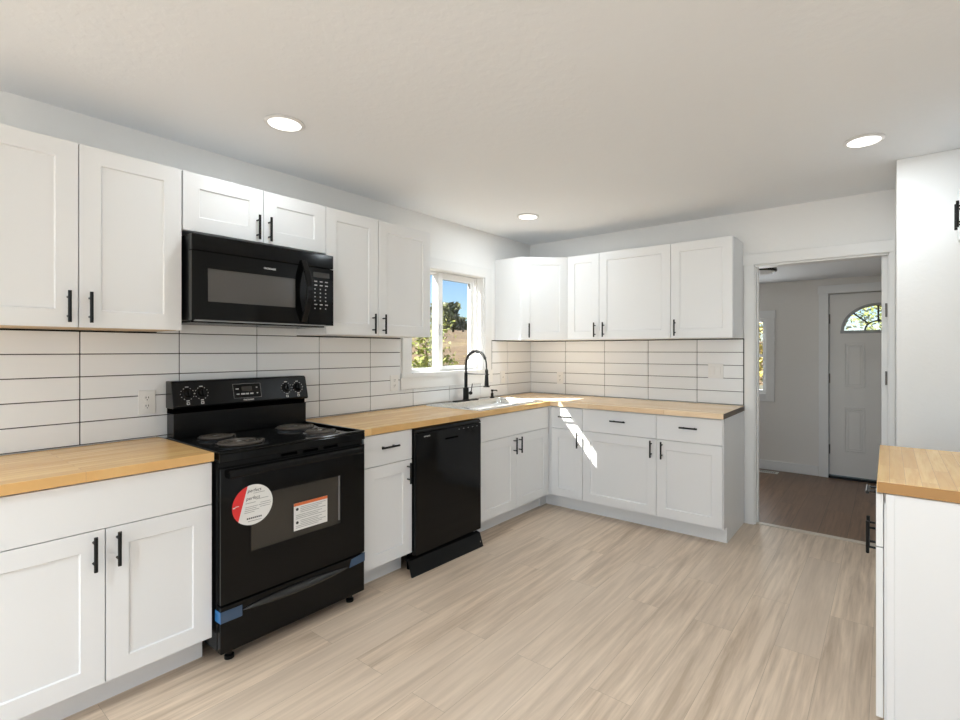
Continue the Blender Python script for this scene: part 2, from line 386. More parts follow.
for xa in (EX0+.124, EX1-.124-.178):
    for za, zb in ((.28, .748), (.955, 1.423)):
        r = MB(); relief(r, xa, xa+.178, za, zb, y0); r.build('raised_panel', 'doorpaint', dr, .002)
# fan light
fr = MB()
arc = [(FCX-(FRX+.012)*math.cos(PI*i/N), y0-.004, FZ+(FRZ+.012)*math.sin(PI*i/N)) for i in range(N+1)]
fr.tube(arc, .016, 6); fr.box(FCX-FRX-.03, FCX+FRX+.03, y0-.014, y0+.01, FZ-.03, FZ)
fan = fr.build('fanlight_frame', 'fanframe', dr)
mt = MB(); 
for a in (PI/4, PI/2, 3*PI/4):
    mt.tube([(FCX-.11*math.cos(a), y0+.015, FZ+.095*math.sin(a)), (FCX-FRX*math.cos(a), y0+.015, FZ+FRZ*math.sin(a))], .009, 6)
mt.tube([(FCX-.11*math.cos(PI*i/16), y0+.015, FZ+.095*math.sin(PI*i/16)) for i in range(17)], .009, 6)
mt.build('muntin', 'muntinshade', fan)
MB().prism([(FCX-FRX*math.cos(PI*i/N), FZ+FRZ*math.sin(PI*i/N)) for i in range(N+1)], y0+.022, y0+.025, 'y').build('pane', 'glass', fan)
for z in (1.68, 1.05, .3):
    MB().tube([(EX0-.006, HY+.012, z-.05), (EX0-.006, HY+.012, z+.05)], .007).build('hinge', 'bronze', dr)
MB().lathe([(.028, 0), (.028, -.006), (.014, -.012), (.014, -.03), (.027, -.04), (.029, -.055), (.018, -.066)], (EX1-.07, y0, .95), 'y', 20).build('door_knob', 'bronze', dr, smooth=True)
MB().box(EX0-.012, EX1+.012, HY-.02, HY+.12, 0, .024).build('sill', 'blackm', dr)

# ------------------------------------------------------------------ backsplash tiles (0.40 x 0.1035 m, stacked)
def tiles(name, plane, regions, a_off, label, TW=.4):
    mb = MB(); TH, G, Z0 = .1035, .0022, .918
    for (a0, a1, z0, z1) in regions:
        # grout bed
        if plane == 'L': mb.box(.001, .005, a0, a1, z0, z1, 1)
        else: mb.box(a0, a1, -.005, -.001, z0, z1, 1)
        k0 = math.floor((a0-a_off)/TW); k1 = math.ceil((a1-a_off)/TW)
        r0 = math.floor((z0-Z0)/TH+1e-6); r1 = math.ceil((z1-Z0)/TH-1e-6)
        for k in range(k0, k1):
            for r in range(r0, r1):
                p0, p1 = max(a_off+k*TW+G, a0), min(a_off+(k+1)*TW-G, a1)
                q0, q1 = max(Z0+r*TH+G, z0), min(Z0+(r+1)*TH-G, z1)
                if p1-p0 < .004 or q1-q0 < .004: continue
                if plane == 'L': mb.box(.004, .009, p0, p1, q0, q1)
                else: mb.box(p0, p1, -.009, -.004, q0, q1)
    o = mb.build(name, ['tile', 'grout'], None, .0012, seg=1)
    return tag(o, label, 'backsplash')
tl = tiles('tile_backsplash', 'L', [(-4.055, -1.728, .9165, 1.4355), (-3.30, -2.555, 1.4355, 1.54), (-1.728, -.632, .9165, 1.048), (-.632, -.0015, .9165, 1.4355), (-3.30, -2.54, .60, .9165)], 0, 'white stacked tile backsplash with dark grout running behind the stove and sink')
tb = tiles('tile_backsplash', 'B', [(.009, 2.034, .9165, 1.4355)], .006, 'white stacked tile backsplash left of the doorway with black edge strip', .4185)
MB().box(2.034, 2.039, -.011, -.001, .9165, 1.44).build('edge_strip', 'blackm', tb)
MB().box(.009, 2.039, -.0105, -.001, 1.4355, 1.4405).build('edge_strip', 'blackm', tb)
MB().box(.001, .0105, -.632, -.009, 1.4355, 1.4405).build('edge_strip', 'blackm', tl)
MB().box(.001, .0105, -4.055, -3.302, 1.4355, 1.4405).build('edge_strip', 'blackm', tl)
MB().box(.001, .0105, -2.553, -1.728, 1.4355, 1.4405).build('edge_strip', 'blackm', tl)

# ------------------------------------------------------------------ cabinets
T = .02
def shaker(u0, u1, z0, z1, st=.07, rec=.007, ch=.003):
    """front with a recessed panel; front at y=0, back at y=T"""
    mb = MB()
    r0 = [(u0, 0, z0), (u1, 0, z0), (u1, 0, z1), (u0, 0, z1)]
    i0 = [(u0+st, 0, z0+st), (u1-st, 0, z0+st), (u1-st, 0, z1-st), (u0+st, 0, z1-st)]
    s2 = st+ch
    i1 = [(u0+s2, rec, z0+s2), (u1-s2, rec, z0+s2), (u1-s2, rec, z1-s2), (u0+s2, rec, z1-s2)]
    bk = [(p[0], T, p[2]) for p in r0]
    v = r0+i0+i1+bk
    f = []
    for k in range(4):
        n = (k+1) % 4
        f += [(k, n, 4+n, 4+k), (4+k, 4+n, 8+n, 8+k), (k, 12+k, 12+n, n)]
    f += [(8, 9, 10, 11), (15, 14, 13, 12)]
    mb.add(v, f); return mb
HB = {}
def pull(parent, u, z, vert=True, L=.126, name='handle'):
    key = vert
    if key in HB:
        o = HB[key].copy(); COL.objects.link(o)
    else:
        mb = MB(); h = L/2
        A = (lambda t, y: (0, y, t)) if vert else (lambda t, y: (t, y, 0))
        mb.tube([A(-h, -.032), A(h, -.032)], .0062, 12)
        for t in (-.038, .038): mb.tube([A(t, 0), A(t, -.03)], .0045, 8)
        o = mb.build(name, 'handle'); HB[key] = o
    o.parent = parent; o.location = (u, 0, z)
    return o
def front(parent, kind, u0, u1, z0, z1, hand=None, g=.0016):
    u0, u1, z0, z1 = u0+g, u1-g, z0+g, z1-g
    if kind == 'door': o = shaker(u0, u1, z0, z1).build('door', 'cab', parent, .0012)
    else: o = MB().box(u0, u1, 0, T, z0, z1).build('drawer' if kind == 'drawer' else 'false_front', 'cab', parent, .0015)
    if hand: pull(o, hand[1], hand[2], hand[0] == 'v')
    return o
def carcass(parent, w, depth, z0, z1, toe=None, back=True, endR=False, endL=False, bottom_mat='cab'):
    y0 = T+.002; t = .016; y1 = depth
    mb = MB(); zb = z0
    mb.box(0, t, y0, y1, zb, z1).box(w-t, w, y0, y1, zb, z1).box(t, w-t, y0, y1, z1-t, z1).box(t, w-t, y1-.008, y1, zb, z1)
    o = mb.build('carcass', 'cab', parent)
    MB().box(t, w-t, y0, y1-.008, zb, zb+t).build('bottom_panel', bottom_mat, parent)
    if toe is not None:
        MB().box(0 if not endL else 0, w, toe, toe+.016, 0, z0).build('toe_kick', 'cab', parent)
        MB().box(0, t, toe+.016, y1, 0, z0).build('base_side', 'cab', parent)
        MB().box(w-t, w, toe+.016, y1, 0, z0).build('base_side', 'cab', parent)
    return o
BZ0, BZ1, DG = .12, .874, .691
FT = .871                                   # top of the drawer fronts
TOEL = .102
def base(label, wall, a0, a1, fronts, face, depth, toe=TOEL):
    w = abs(a1-a0)
    loc = {LEFT: (face, min(a0, a1), 0), BACK: (min(a0, a1), face, 0), RIGHT: (face, max(a0, a1), 0)}[wall]
    t = thing('base_cabinet', loc, wall, label, 'cabinet', 'white base cabinets')
    carcass(t, w, depth, BZ0-.005, BZ1, toe)
    MB().box(.0, w, .023, .04, FT-.03, BZ1).build('top_rail', 'cab', t)
    for f in fronts: front(t, *f)
    return t
XB = .632
w = .761
base('white base cabinet with two doors left of the black stove', LEFT, -4.055, -3.294,
     [('panel', 0, w, DG, FT), ('door', 0, .395, BZ0, DG, ('v', .36, .612)), ('door', .395, w, BZ0, DG, ('v', .43, .612))], XB, .61)
w = .352
base('narrow white one-door base cabinet between the stove and the dishwasher', LEFT, -2.52, -2.168,
     [('drawer', 0, w, DG, FT, ('h', w/2-.01, .794)), ('door', 0, w, BZ0, DG, ('v', w-.038, .612))], XB, .61)
w = .913
base('white sink base cabinet with two doors right of the dishwasher', LEFT, -1.545, -.632,
     [('panel', 0, w-.006, DG, FT), ('door', 0, .445, BZ0, DG, ('v', .411, .612)), ('door', .445, w-.006, BZ0, DG, ('v', .478, .612))], XB, .61)
YB = -.629
w = .303
base('narrow white base cabinet in the corner, crossed by the sun streak', BACK, .65, .953,
     [('drawer', 0, w, DG, FT, ('h', .155, .794)), ('door', 0, w, BZ0, DG, ('v', w-.036, .612))], YB, .61, .098)
w = .617
base('wide white one-door base cabinet on the back wall', BACK, .953, 1.57,
     [('drawer', 0, w, DG, FT, ('h', w/2+.01, .796)), ('door', 0, w, BZ0, DG, ('v', w-.036, .616))], YB, .61, .098)
w = .47
bcab = base('white base cabinet at the end of the run next to the doorway', BACK, 1.57, 2.04,
     [('drawer', 0, w-.006, DG, FT, ('h', w/2+.005, .796)), ('door', 0, w-.006, BZ0, DG, ('v', .045, .616))], YB, .61, .098)
MB().box(w-.007, w-.001, .012, .618, .11, BZ1).box(w-.007, w-.001, .1, .618, 0, .11).build('end_panel', 'cab', bcab)
# corner filler between the runs
cf = thing('corner_filler', (.6, -.62, 0), 0, 'white filler strip joining the base cabinets in the inner corner', 'cabinet')
MB().box(.014, .05, -.009, .002, .118, BZ1).box(.006, .024, -.012, -.009, .118, BZ1).build('filler', 'cab', cf)
MB().box(-.07, .05, .088, .098, 0, .115).box(-.07, -.06, -.012, .088, 0, .115).build('toe_kick', 'cab', cf)
# right hand base cabinet (fronts face the range side)
w = .775
t = base('white base cabinet in the right foreground under the short counter', RIGHT, -1.372, -2.147,
     [('drawer', 0, w, DG, FT, ('h', w/2, .794)), ('door', 0, w/2, BZ0, DG, ('v', w/2-.038, .612)), ('door', w/2, w, BZ0, DG, ('v', w/2+.038, .612))], 2.903, .62)
MB().box(w, w+.008, .026, .62, .0, BZ1).box(w+.008, w+.011, .028, .05, 0, BZ1).build('end_panel', 'cab', t, .001)

# upper cabinets
UZ0, UZ1 = 1.4415, 2.19
def upper(label, wall, a0, a1, fronts, face, z0=UZ0, z1=UZ1, depth=.322, bm='cab', reach=0):
    w = abs(a1-a0)
    loc = {LEFT: (face, min(a0, a1), 0), BACK: (min(a0, a1), face, 0), RIGHT: (face, max(a0, a1), 0)}[wall]
    t = thing('wall_cabinet', loc, wall, label, 'cabinet', 'white wall cabinets')
    carcass(t, w, depth, z0, z1, None, bottom_mat=bm)
    for f in fronts: front(t, *f)
    return t
XU = .324; HV = 1.5245
w = .74; m_ = .3692
upper('white two-door wall cabinet left of the microwave, cut by the photo edge', LEFT, -4.04, -3.30,
      [('door', 0, m_, UZ0, UZ1, ('v', m_-.034, HV)), ('door', m_, w, UZ0, UZ1, ('v', m_+.034, HV))], XU, bm='ply')
w = .745; m_ = .38
upper('short white two-door wall cabinet above the black microwave', LEFT, -3.30, -2.555,
      [('door', 0.003, m_, 1.911, UZ1, ('v', m_-.034, 1.985)), ('door', m_, w, 1.911, UZ1, ('v', m_+.027, 1.985))], XU, 1.911)
w = .3765
upper('white one-door wall cabinet immediately right of the microwave', LEFT, -2.5545, -2.178,
      [('door', 0, w, UZ0, UZ1, ('v', w-.045, HV-.008))], XU)
w = .457
upper('white one-door wall cabinet left of the kitchen window', LEFT, -2.177, -1.72,
      [('door', 0, w, UZ0, UZ1, ('v', .035, HV-.008))], XU)
w = .3155
upper('narrowest white wall cabinet, between the angled corner cabinet and the widest one', BACK, .632, .9475,
      [('door', 0, w, UZ0, UZ1, ('v', w-.036, HV))], -.324)
w = .621
upper('widest white one-door wall cabinet on the back wall', BACK, .948, 1.569,
      [('door', 0, w, UZ0, UZ1, ('v', .046, HV))], -.324)
w = .461
upper('white wall cabinet at the end of the run beside the doorway', BACK, 1.5695, 2.0305,
      [('door', 0, w, UZ0, UZ1, ('v', .038, HV))], -.324)
# diagonal corner wall cabinet
t = thing('wall_cabinet', (0, 0, 0), 0, 'angled white corner wall cabinet right of the window', 'cabinet', 'white wall cabinets')
A_, B_ = Vector((.313, -.583)), Vector((.628, -.305))
mb = MB(); foot = [(.002, -.002), (.002, -.583), (.298, -.583), (.621, -.297), (.628, -.003)]
mb.prism(foot, UZ0, UZ1); mb.build('carcass', 'cab', t)
ang = math.atan2(B_.y-A_.y, B_.x-A_.x); L_ = (B_-A_).length
dh = bpy.data.objects.new('corner_door', None)
do = shaker(.0, L_-.008, UZ0+.002, UZ1-.002).build('door', 'cab', t, .0012)
nrm = Vector((math.sin(ang), -math.cos(ang)))
do.location = (A_.x+.004*math.cos(ang)+nrm.x*.0, A_.y+nrm.y*.0, 0); do.rotation_euler = (0, 0, ang)
pull(do, .06, HV, True)
bpy.data.objects.remove(dh)
# over-fridge cabinet on the right wall
w = .708
t = upper('white wall cabinet over the refrigerator gap at the right photo edge', RIGHT, -.645, -1.353,
      [('door', 0, w/2, 1.925, UZ1, ('v', w/2-.036, 2.0)), ('door', w/2, w, 1.925, UZ1, ('v', w/2+.036, 2.0))], 3.232, 1.925, depth=.296)

# ------------------------------------------------------------------ countertops
ZC, ZT = .914, .8765
o = MB().box(.012, .65, -4.055, -3.2925, ZT, ZC).build('countertop', 'blockY', None, .0025)
tag(o, 'short butcher block countertop left of the black stove', 'countertop')
SX0, SX1, SY0, SY1 = .12, .575, -1.48, -.70        # sink cut-out
ct = thing('countertop', (0, 0, 0), 0, 'L-shaped butcher block countertop around the sink and corner', 'countertop')
mb = MB()
for b in ((.012, SX0, -2.538, -.6405), (SX1, .65, -2.538, -.6405), (SX0, SX1, -2.538, SY0), (SX0, SX1, SY1, -.6405)):
    mb.box(b[0], b[1], b[2], b[3], ZT, ZC)
mb.build('long_slab', 'blockY', ct)
MB().box(.012, 2.043, -.64, -.012, ZT, ZC).build('back_slab', 'blockX', ct, .002)
MB().box(2.0425, 2.0445, -.6375, -.013, ZT+.001, ZC-.001).build('end_cap', 'endcap', ct)['label'] = 'dark end face'  # thin cap, darker brown than the slab
o = MB().box(2.9055, 3.528, -2.158, -1.36, ZT, ZC).build('countertop', 'blockY', None, .0025)
tag(o, 'short butcher block countertop in the right foreground', 'countertop')
MB().box(2.908, 3.526, -2.1600, -2.1575, ZT+.001, ZC-.001).build('end_cap', 'endbrown', o)['label'] = 'brown end grain'

# ------------------------------------------------------------------ sink
sk = thing('kitchen_sink', ((SX0+SX1)/2, (SY0+SY1)/2, ZC), 0, 'stainless drop-in sink set in the counter below the window', 'sink')
cx, cy = (SX0+SX1)/2, (SY0+SY1)/2
def rring(x0, x1, y0, y1, r, z, n=6):
    pts = []
    for (px, py, a) in ((x1-r, y1-r, 0), (x0+r, y1-r, PI/2), (x0+r, y0+r, PI), (x1-r, y0+r, 3*PI/2)):
        for k in range(n+1):
            q = a+PI/2*k/n; pts.append((px+r*math.cos(q)-cx, py+r*math.sin(q)-cy, z-ZC))
    return pts
rings = [rring(.045, .615, -1.515, -.665, .03, ZC), rring(.047, .613, -1.513, -.667, .03, ZC+.007), rring(.06, .60, -1.50, -.68, .03, ZC+.009),
         rring(.142, .565, -1.47, -.71, .05, ZC+.008), rring(.147, .56, -1.465, -.715, .05, ZC), rring(.155, .552, -1.455, -.725, .05, .74), rring(.19, .52, -1.42, -.76, .05, .725)]
mb = MB(); n = len(rings[0]); v = [p for r in rings for p in r]; f = []
for i in range(len(rings)-1):
    for k in range(n): f.append((i*n+k, i*n+(k+1) % n, (i+1)*n+(k+1) % n, (i+1)*n+k))
f.append(tuple(range((len(rings)-1)*n, len(rings)*n)))
mb.add(v, f); mb.build('basin', 'steel', sk, smooth=True)
MB().lathe([(.044, 0), (.044, .004), (.03, .003), (.0, .001)], (0, 0, .7255-ZC), 'z', 24).build('drain', 'chrome', sk, smooth=True)

# ------------------------------------------------------------------ faucet
FX, FY, FZ0 = .092, -1.086, ZC+.0085
fc = thing('kitchen_faucet', (FX, FY, FZ0), 0, 'black spring-neck faucet behind the sink', 'faucet')
MB().box(-.028, .028, -.135, .135, 0, .007).build('deck_plate', 'handle', fc, .003)
MB().lathe([(.027, .007), (.027, .012), (.024, .016), (.024, .105), (.02, .11), (.014, .112), (.014, .235), (.012, .237)], (0, 0, 0), 'z', 24).build('body', 'handle', fc, smooth=True)
R = .1125
arch = [(0, 0, .23), (0, 0, .30)] + [(R-R*math.cos(PI*i/20), 0, .305+R*math.sin(PI*i/20)) for i in range(21)] + [(2*R+.002, 0, .27)]
MB().tube(arch, .006, 8).build('hose', 'handle', fc, smooth=True)
# spring coiled round the hose
P = [Vector(p) for p in arch]; seg = [0]
for a, b in zip(P, P[1:]): seg.append(seg[-1]+(b-a).length)
def along(s):
    for i in range(len(P)-1):
        if s <= seg[i+1]: t = (s-seg[i])/(seg[i+1]-seg[i]); return P[i].lerp(P[i+1], t), (P[i+1]-P[i]).normalized()
    return P[-1], (P[-1]-P[-2]).normalized()
sp = []; turns = 44; tot = seg[-1]*.82
for i in range(turns*8+1):
    p, t = along(tot*i/(turns*8)); a = Vector((0, 1, 0)); b = t.cross(a).normalized(); q = 2*PI*i/8
    sp.append(p+(a*math.cos(q)+b*math.sin(q))*.0105)
MB().tube(sp, .0026, 5).build('spring', 'handle', fc, smooth=True)
MB().lathe([(.009, .27), (.013, .262), (.014, .235), (.017, .16), (.018, .135), (.027, .13), (.027, .124), (.0, .124)], (2*R+.002, 0, 0), 'z', 20).build('spray_head', 'handle', fc, smooth=True)
MB().tube([(.01, 0, .228), (2*R-.012, 0, .228)], .0045, 8).tube([(2*R+.002+.018*math.cos(a*PI/8), .018*math.sin(a*PI/8), .228) for a in range(16)], .004, 6, closed=True).build('holder_arm', 'handle', fc, smooth=True)
MB().tube([(0, .02, .06), (0, .055, .06)], .011, 12).lathe([(0, -.017), (.012, -.012), (.017, 0), (.012, .012), (0, .017)], (0, .06, .06), 'z', 14).tube([(0, .064, .06), (.012, .068, .14)], .004, 8).build('lever', 'handle', fc, smooth=True)
sd = thing('soap_dispenser', (.1, -.745, FZ0), 0, 'small black soap pump right of the faucet', 'soap dispenser')
MB().lathe([(.02, 0), (.02, .005), (.012, .01), (.012, .04), (.006, .042), (.006, .055), (.012, .057), (.012, .072), (.0, .073)], (0, 0, 0), 'z', 16).build('pump', 'handle', sd, smooth=True)
MB().tube([(0, 0, .065), (.05, 0, .068), (.058, 0, .06)], .005, 8).build('spout', 'handle', sd, smooth=True)

# ------------------------------------------------------------------ range (local: x to the right, y into the wall, front at y=0 is X=.68)
RW = .737; RFX = .68
rg = thing('range', (RFX, -3.284, 0), LEFT, 'black electric coil range with stickers on its oven door', 'stove')
MB().box(.003, RW-.003, .035, .655, .055, .868).build('body', 'blackm', rg, .003)
for u in (.06, RW-.06):
    for y in (.05, .6):
        MB().lathe([(.012, .06), (.012, .02), (.02, .015), (.02, 0.0)], (u, y, 0), 'z', 14).build('levelling_foot', 'blackm', rg)
dw_ = MB().box(.004, RW-.004, 0, .034, .052, .253).build('storage_drawer', 'black', rg, .004)
# scooped drawer pull: lens shaped bulge
mb = MB(); v = []; NS, NK = 24, 10
for i in range(NS+1):
    t = i/NS; e = max(.12, math.sin(PI*t)**.6); zc = .212-.0*t
    for k in range(NK+1):
        a = PI*k/NK
        v.append((.095+.53*t, -.004-.022*e*math.sin(a), zc+.021*e*math.cos(a)))
f = [(i*(NK+1)+k, i*(NK+1)+k+1, (i+1)*(NK+1)+k+1, (i+1)*(NK+1)+k) for i in range(NS) for k in range(NK)]
mb.add(v, f); mb.build('drawer_pull', 'pull', dw_, smooth=True)
od = sb = None
# oven door: frame around the window
WU0, WU1, WZ_0, WZ_1 = .128, .592, .452, .705
mb = MB(); mb.box(.004, WU0, 0, .034, .262, .842).box(WU1, RW-.004, 0, .034, .262, .842).box(WU0, WU1, 0, .034, .262, WZ_0).box(WU0, WU1, 0, .034, WZ_1, .842)
od = mb.build('oven_door', 'black', rg)
MB().box(WU1-.016, WU1-.008, .003, .0062, WZ_0+.02, WZ_1-.005).build('window_edge_highlight', 'greystrip', od)  # grey strip painted in as the highlight on the right frame edge
MB().box(WU0, WU1, .006, .012, WZ_0, WZ_1).build('oven_window', 'ovenglass', od)
mb = MB(); mb.box(WU0-.003, WU0+.003, -.0015, .006, WZ_0, WZ_1).box(WU1-.002, WU1+.003, -.0015, .006, WZ_0, WZ_1).box(WU0, WU1, -.0015, .006, WZ_1-.003, WZ_1+.003).box(WU0, WU1, -.0015, .006, WZ_0-.002, WZ_0+.002)
mb.build('window_frame', 'blackm', od)
mb = MB(); prof = [(-.006, .798), (-.024, .80), (-.029, .808), (-.029, .826), (-.022, .834), (-.006, .836)]
mb.prism(prof, .03, RW-.03, 'x'); mb.box(.03, .07, -.014, .002, .798, .834).box(RW-.07, RW-.03, -.014, .002, .798, .834)
mb.build('oven_door_handle', 'blackm', od, .003)
# vent strip under the cooktop
mb = MB(); mb.box(.004, RW-.004, .02, .034, .842, .868); mb.build('vent_strip', 'blackm', rg)
for u in (.28, .39, .50): MB().box(u, u+.08, .0175, .0205, .849, .861).build('vent_slot', 'blackdk', rg)
# cooktop tray with raised rim
ck = MB(); ck.box(0, RW, 0, .66, .868, .906)
ck.box(0, RW, 0, .022, .906, .917).box(0, .018, .022, .60, .906, .917).box(RW-.018, RW, .022, .60, .906, .917)
ckp = ck.build('cooktop', 'black', rg, .004)
def burner(u, x, r):
    y = RFX-x
    pan = MB().lathe([(r+.028, .906), (r+.028, .9095), (r+.02, .912), (r+.008, .909), (r*.5, .907), (0, .9065)], (u, y, 0), 'z', 40).build('drip_pan', 'pan', rg, smooth=True)
    pts = []; tn = 5 if r > .085 else 4
    for i in range(tn*28+1):
        a = 2*PI*i/28; rr = .022+(r-.022)*i/(tn*28); pts.append((u+rr*math.cos(a), y+rr*math.sin(a), .917))
    pts += [(u+r+.01, y+.0, .915), (u+r+.022, y, .912)]
    b = MB(); b.tube(pts, .0058, 7)
    for k in range(3):
        a = 2*PI*k/3+.5; b.box(u-.0005, u+.0005, y-.0005, y+.0005, .91, .911)
        b.tube([(u+.01*math.cos(a), y+.01*math.sin(a), .914), (u+(r+.005)*math.cos(a), y+(r+.005)*math.sin(a), .914)], .003, 5)
    co = b.build('coil', 'coil', pan, smooth=True)
    MB().lathe([(.014, .914), (.014, .922), (.011, .924), (0, .924)], (u, y, 0), 'z', 18).build('medallion', 'steel', pan, smooth=True)
burner(.160, .245, .073); burner(.165, .495, .095); burner(.57, .262, .095); burner(.57, .515, .073)
# backguard
PL = .018
mb = MB(); mb.box(PL+.006, RW-.006, RFX-.11, RFX-.02, .906, 1.032); mb.build('backguard_riser', 'blackm', rg, .003)
MB().box(PL+.006, RW-.006, RFX-.095, RFX-.02, 1.03, 1.07).build('backguard_recess', 'blackdk', rg)
CP = [(RFX-.126, 1.066), (RFX-.12, 1.056), (RFX-.02, 1.056), (RFX-.02, 1.193), (RFX-.084, 1.193), (RFX-.094, 1.185)]
mb = MB(); mb.prism(CP, PL, RW, 'x'); cpan = mb.build('control_panel', 'blackm', rg, .004)
# panel face: frame that follows its slope
pa, pb = Vector((RFX-.126, 1.066)), Vector((RFX-.094, 1.185)); pd = (pb-pa).normalized(); tilt = math.atan2(pd.x, pd.y)
def onpanel(z): t = (z-pa.y)/(pb.y-pa.y); return pa.x+(pb.x-pa.x)*t
RX_ = (PI/2-tilt, 0, 0)
def knob(u, z):
    y = onpanel(z)
    k = MB().lathe([(.026, 0), (.026, .004), (.02, .006), (.018, .02), (.016, .022), (0, .022)], (0, 0, 0), 'z', 24)
    k.box(-.0035, .0035, -.017, .017, .02, .03)
    o = k.build('knob', 'blackm', cpan, smooth=True); o.location = (u, y-.001, z); o.rotation_euler = RX_
    m = MB()
    for i in range(12):
        if i in (3, 9): continue
        a = 2*PI*i/12; m.box(.031*math.cos(a)-.0016, .031*math.cos(a)+.0016, .031*math.sin(a)-.0016, .031*math.sin(a)+.0016, -.0003, .0004)
    m.box(-.008, .008, .034, .0375, -.0003, .0004).box(-.007, .007, -.0375, -.034, -.0003, .0004)
    m.box(-.007, .007, -.056, -.0535, -.0003, .0004).box(-.007, .007, -.0465, -.044, -.0003, .0004).box(-.007, -.0045, -.054, -.046, -.0003, .0004).box(.0045, .007, -.054, -.046, -.0003, .0004)
    d = m.build('dial_marks', 'ink', cpan); d.location = (u, y-.0012, z); d.rotation_euler = RX_
for u in (.084, .15, .605, .675): knob(u, 1.128)
y = onpanel(1.124)
mb = MB(); mb.box(-.078, .078, -.040, .040, -.0005, .0012); dp = mb.build('clock_panel', 'black', cpan); dp.location = (.38, y-.0008, 1.126); dp.scale = (.95, 1, .9); dp.rotation_euler = RX_
mb = MB(); mb.box(-.0785, -.077, -.04, .04, .001, .0016).box(.077, .0785, -.04, .04, .001, .0016).box(-.078, .078, .0385, .04, .001, .0016).box(-.078, .078, -.04, -.0385, .001, .0016)
mb.build('clock_border', 'inkgrey', dp)
mb = MB()
for (a, b, h) in ((-.064, -.048, .012), (.052, .06, .016), (-.062, -.046, -.017), (.052, .06, -.016)): mb.box(a, b, h-.0025, h+.0025, .001, .0018)
for a in (-.036, -.028, -.02, -.008, 0, .016, .026): mb.box(a, a+.006, -.021, -.013, .001, .0018)
mb.build('clock_marks', 'ink', dp)
mb = MB(); mb.box(-.03, .028, .0, .024, .001, .0014); mb.build('clock_display', 'ovenglass', dp)
y = onpanel(1.077)
text('brand_mark', 'FRIGIDAIRE', .0115, 'ink', cpan, (.383, y-.0012, 1.077), RX_, sx=.95)
# stickers on the door
def disc(cx_, cz_, r, keep):
    pts = [(cx_+r*math.cos(2*PI*i/64), cz_+r*math.sin(2*PI*i/64)) for i in range(64)]
    # keep(p) >= 0 half plane clip
    out = []
    for i in range(64):
        p, q = pts[i], pts[(i+1) % 64]; a, b = keep(p), keep(q)
        if a >= 0: out.append(p)
        if a*b < 0: t = a/(a-b); out.append((p[0]+(q[0]-p[0])*t, p[1]+(q[1]-p[1])*t))
    return out
SCX, SCZ, SR = .138, .662, .089
q0, q1 = Vector((.118, .76)), Vector((.069, .578))
nv = Vector((q0.y-q1.y, -(q0.x-q1.x))).normalized()
side = lambda p: (Vector(p)-q0).dot(nv)
st = MB(); st.prism(disc(SCX, SCZ, SR, side), -.0022, -.0012, 'y')
stk = st.build('round_sticker', 'paper', od); stk['label'] = 'round white and red promotional sticker'
st = MB(); st.prism(disc(SCX, SCZ, SR, lambda p: -side(p)), -.0022, -.0012, 'y'); st.build('red_segment', 'red', stk)
mb = MB(); mb.box(.052, .062, -.0027, -.0022, .662, .667).box(.062, .077, -.0027, -.0022, .667, .67); mb.build('red_mark', 'ink', stk)
text('sticker_script', 'perfect', .021, 'inkblack', stk, (.144, -.0024, .725), TX, shear=.2)
text('sticker_script', 'perfect', .021, 'inkblack', stk, (.138, -.0024, .692), TX, shear=.2)
mb = MB()
for (a, b, z) in ((.155, .205, .712), (.165, .222, .683), (.12, .165, .672), (.118, .175, .655), (.117, .168, .647), (.116, .18, .639), (.115, .16, .631), (.178, .235, .655), (.184, .23, .646), (.186, .232, .664)):
    mb.box(a-.015, b-.015, -.0026, -.0022, z-.0011, z+.0011)
mb.build('fine_print', 'inkgrey', stk)
mb = MB()
for k in range(8): mb.box(.111+k*.0085, .117+k*.0085, -.0026, -.0022, .600, .607)
mb.box(.116, .176, -.0026, -.0022, .59, .5915); mb.build('bold_print', 'inkblack', stk)
mb = MB().box(.330, .508, -.0022, -.0012, .486, .617); lb = mb.build('warning_label', 'paper', od); lb['label'] = 'white rectangular warning label with orange band'
MB().box(.330, .508, -.0027, -.0022, .603, .617).build('label_band', 'orange', lb)
mb = MB()
for (cz_) in (.587, .523): mb.prism([(.347+.007*math.cos(2*PI*i/16), cz_+.007*math.sin(2*PI*i/16)) for i in range(16)], -.0027, -.0022, 'y')
mb.build('label_dot', 'inkblack', lb)
mb = MB()
for i, z in enumerate([.594, .586, .578, .570, .558, .550, .542, .530, .522, .514, .506, .498]):
    x0_ = .363 if i < 4 or 6 < i < 10 else .340; mb.box(x0_, .498-.02*((i*7) % 3), -.0026, -.0022, z-.0012, z+.0012)
mb.build('label_print', 'inkgrey', lb)
# blue shipping tape
tp = MB().box(.0025, .092, -.0016, .0, .186, .234).build('blue_tape', 'tapedark', rg)
MB().box(.0015, .0035, -.0016, .05, .186, .234).build('side_flap', 'tape', tp)
tp = MB(); tp.prism([(.638, .205), (.65, .245), (RW-.002, .258), (RW-.002, .212)], -.0016, 0, 'y'); tp.build('blue_tape', 'tapedark', rg)

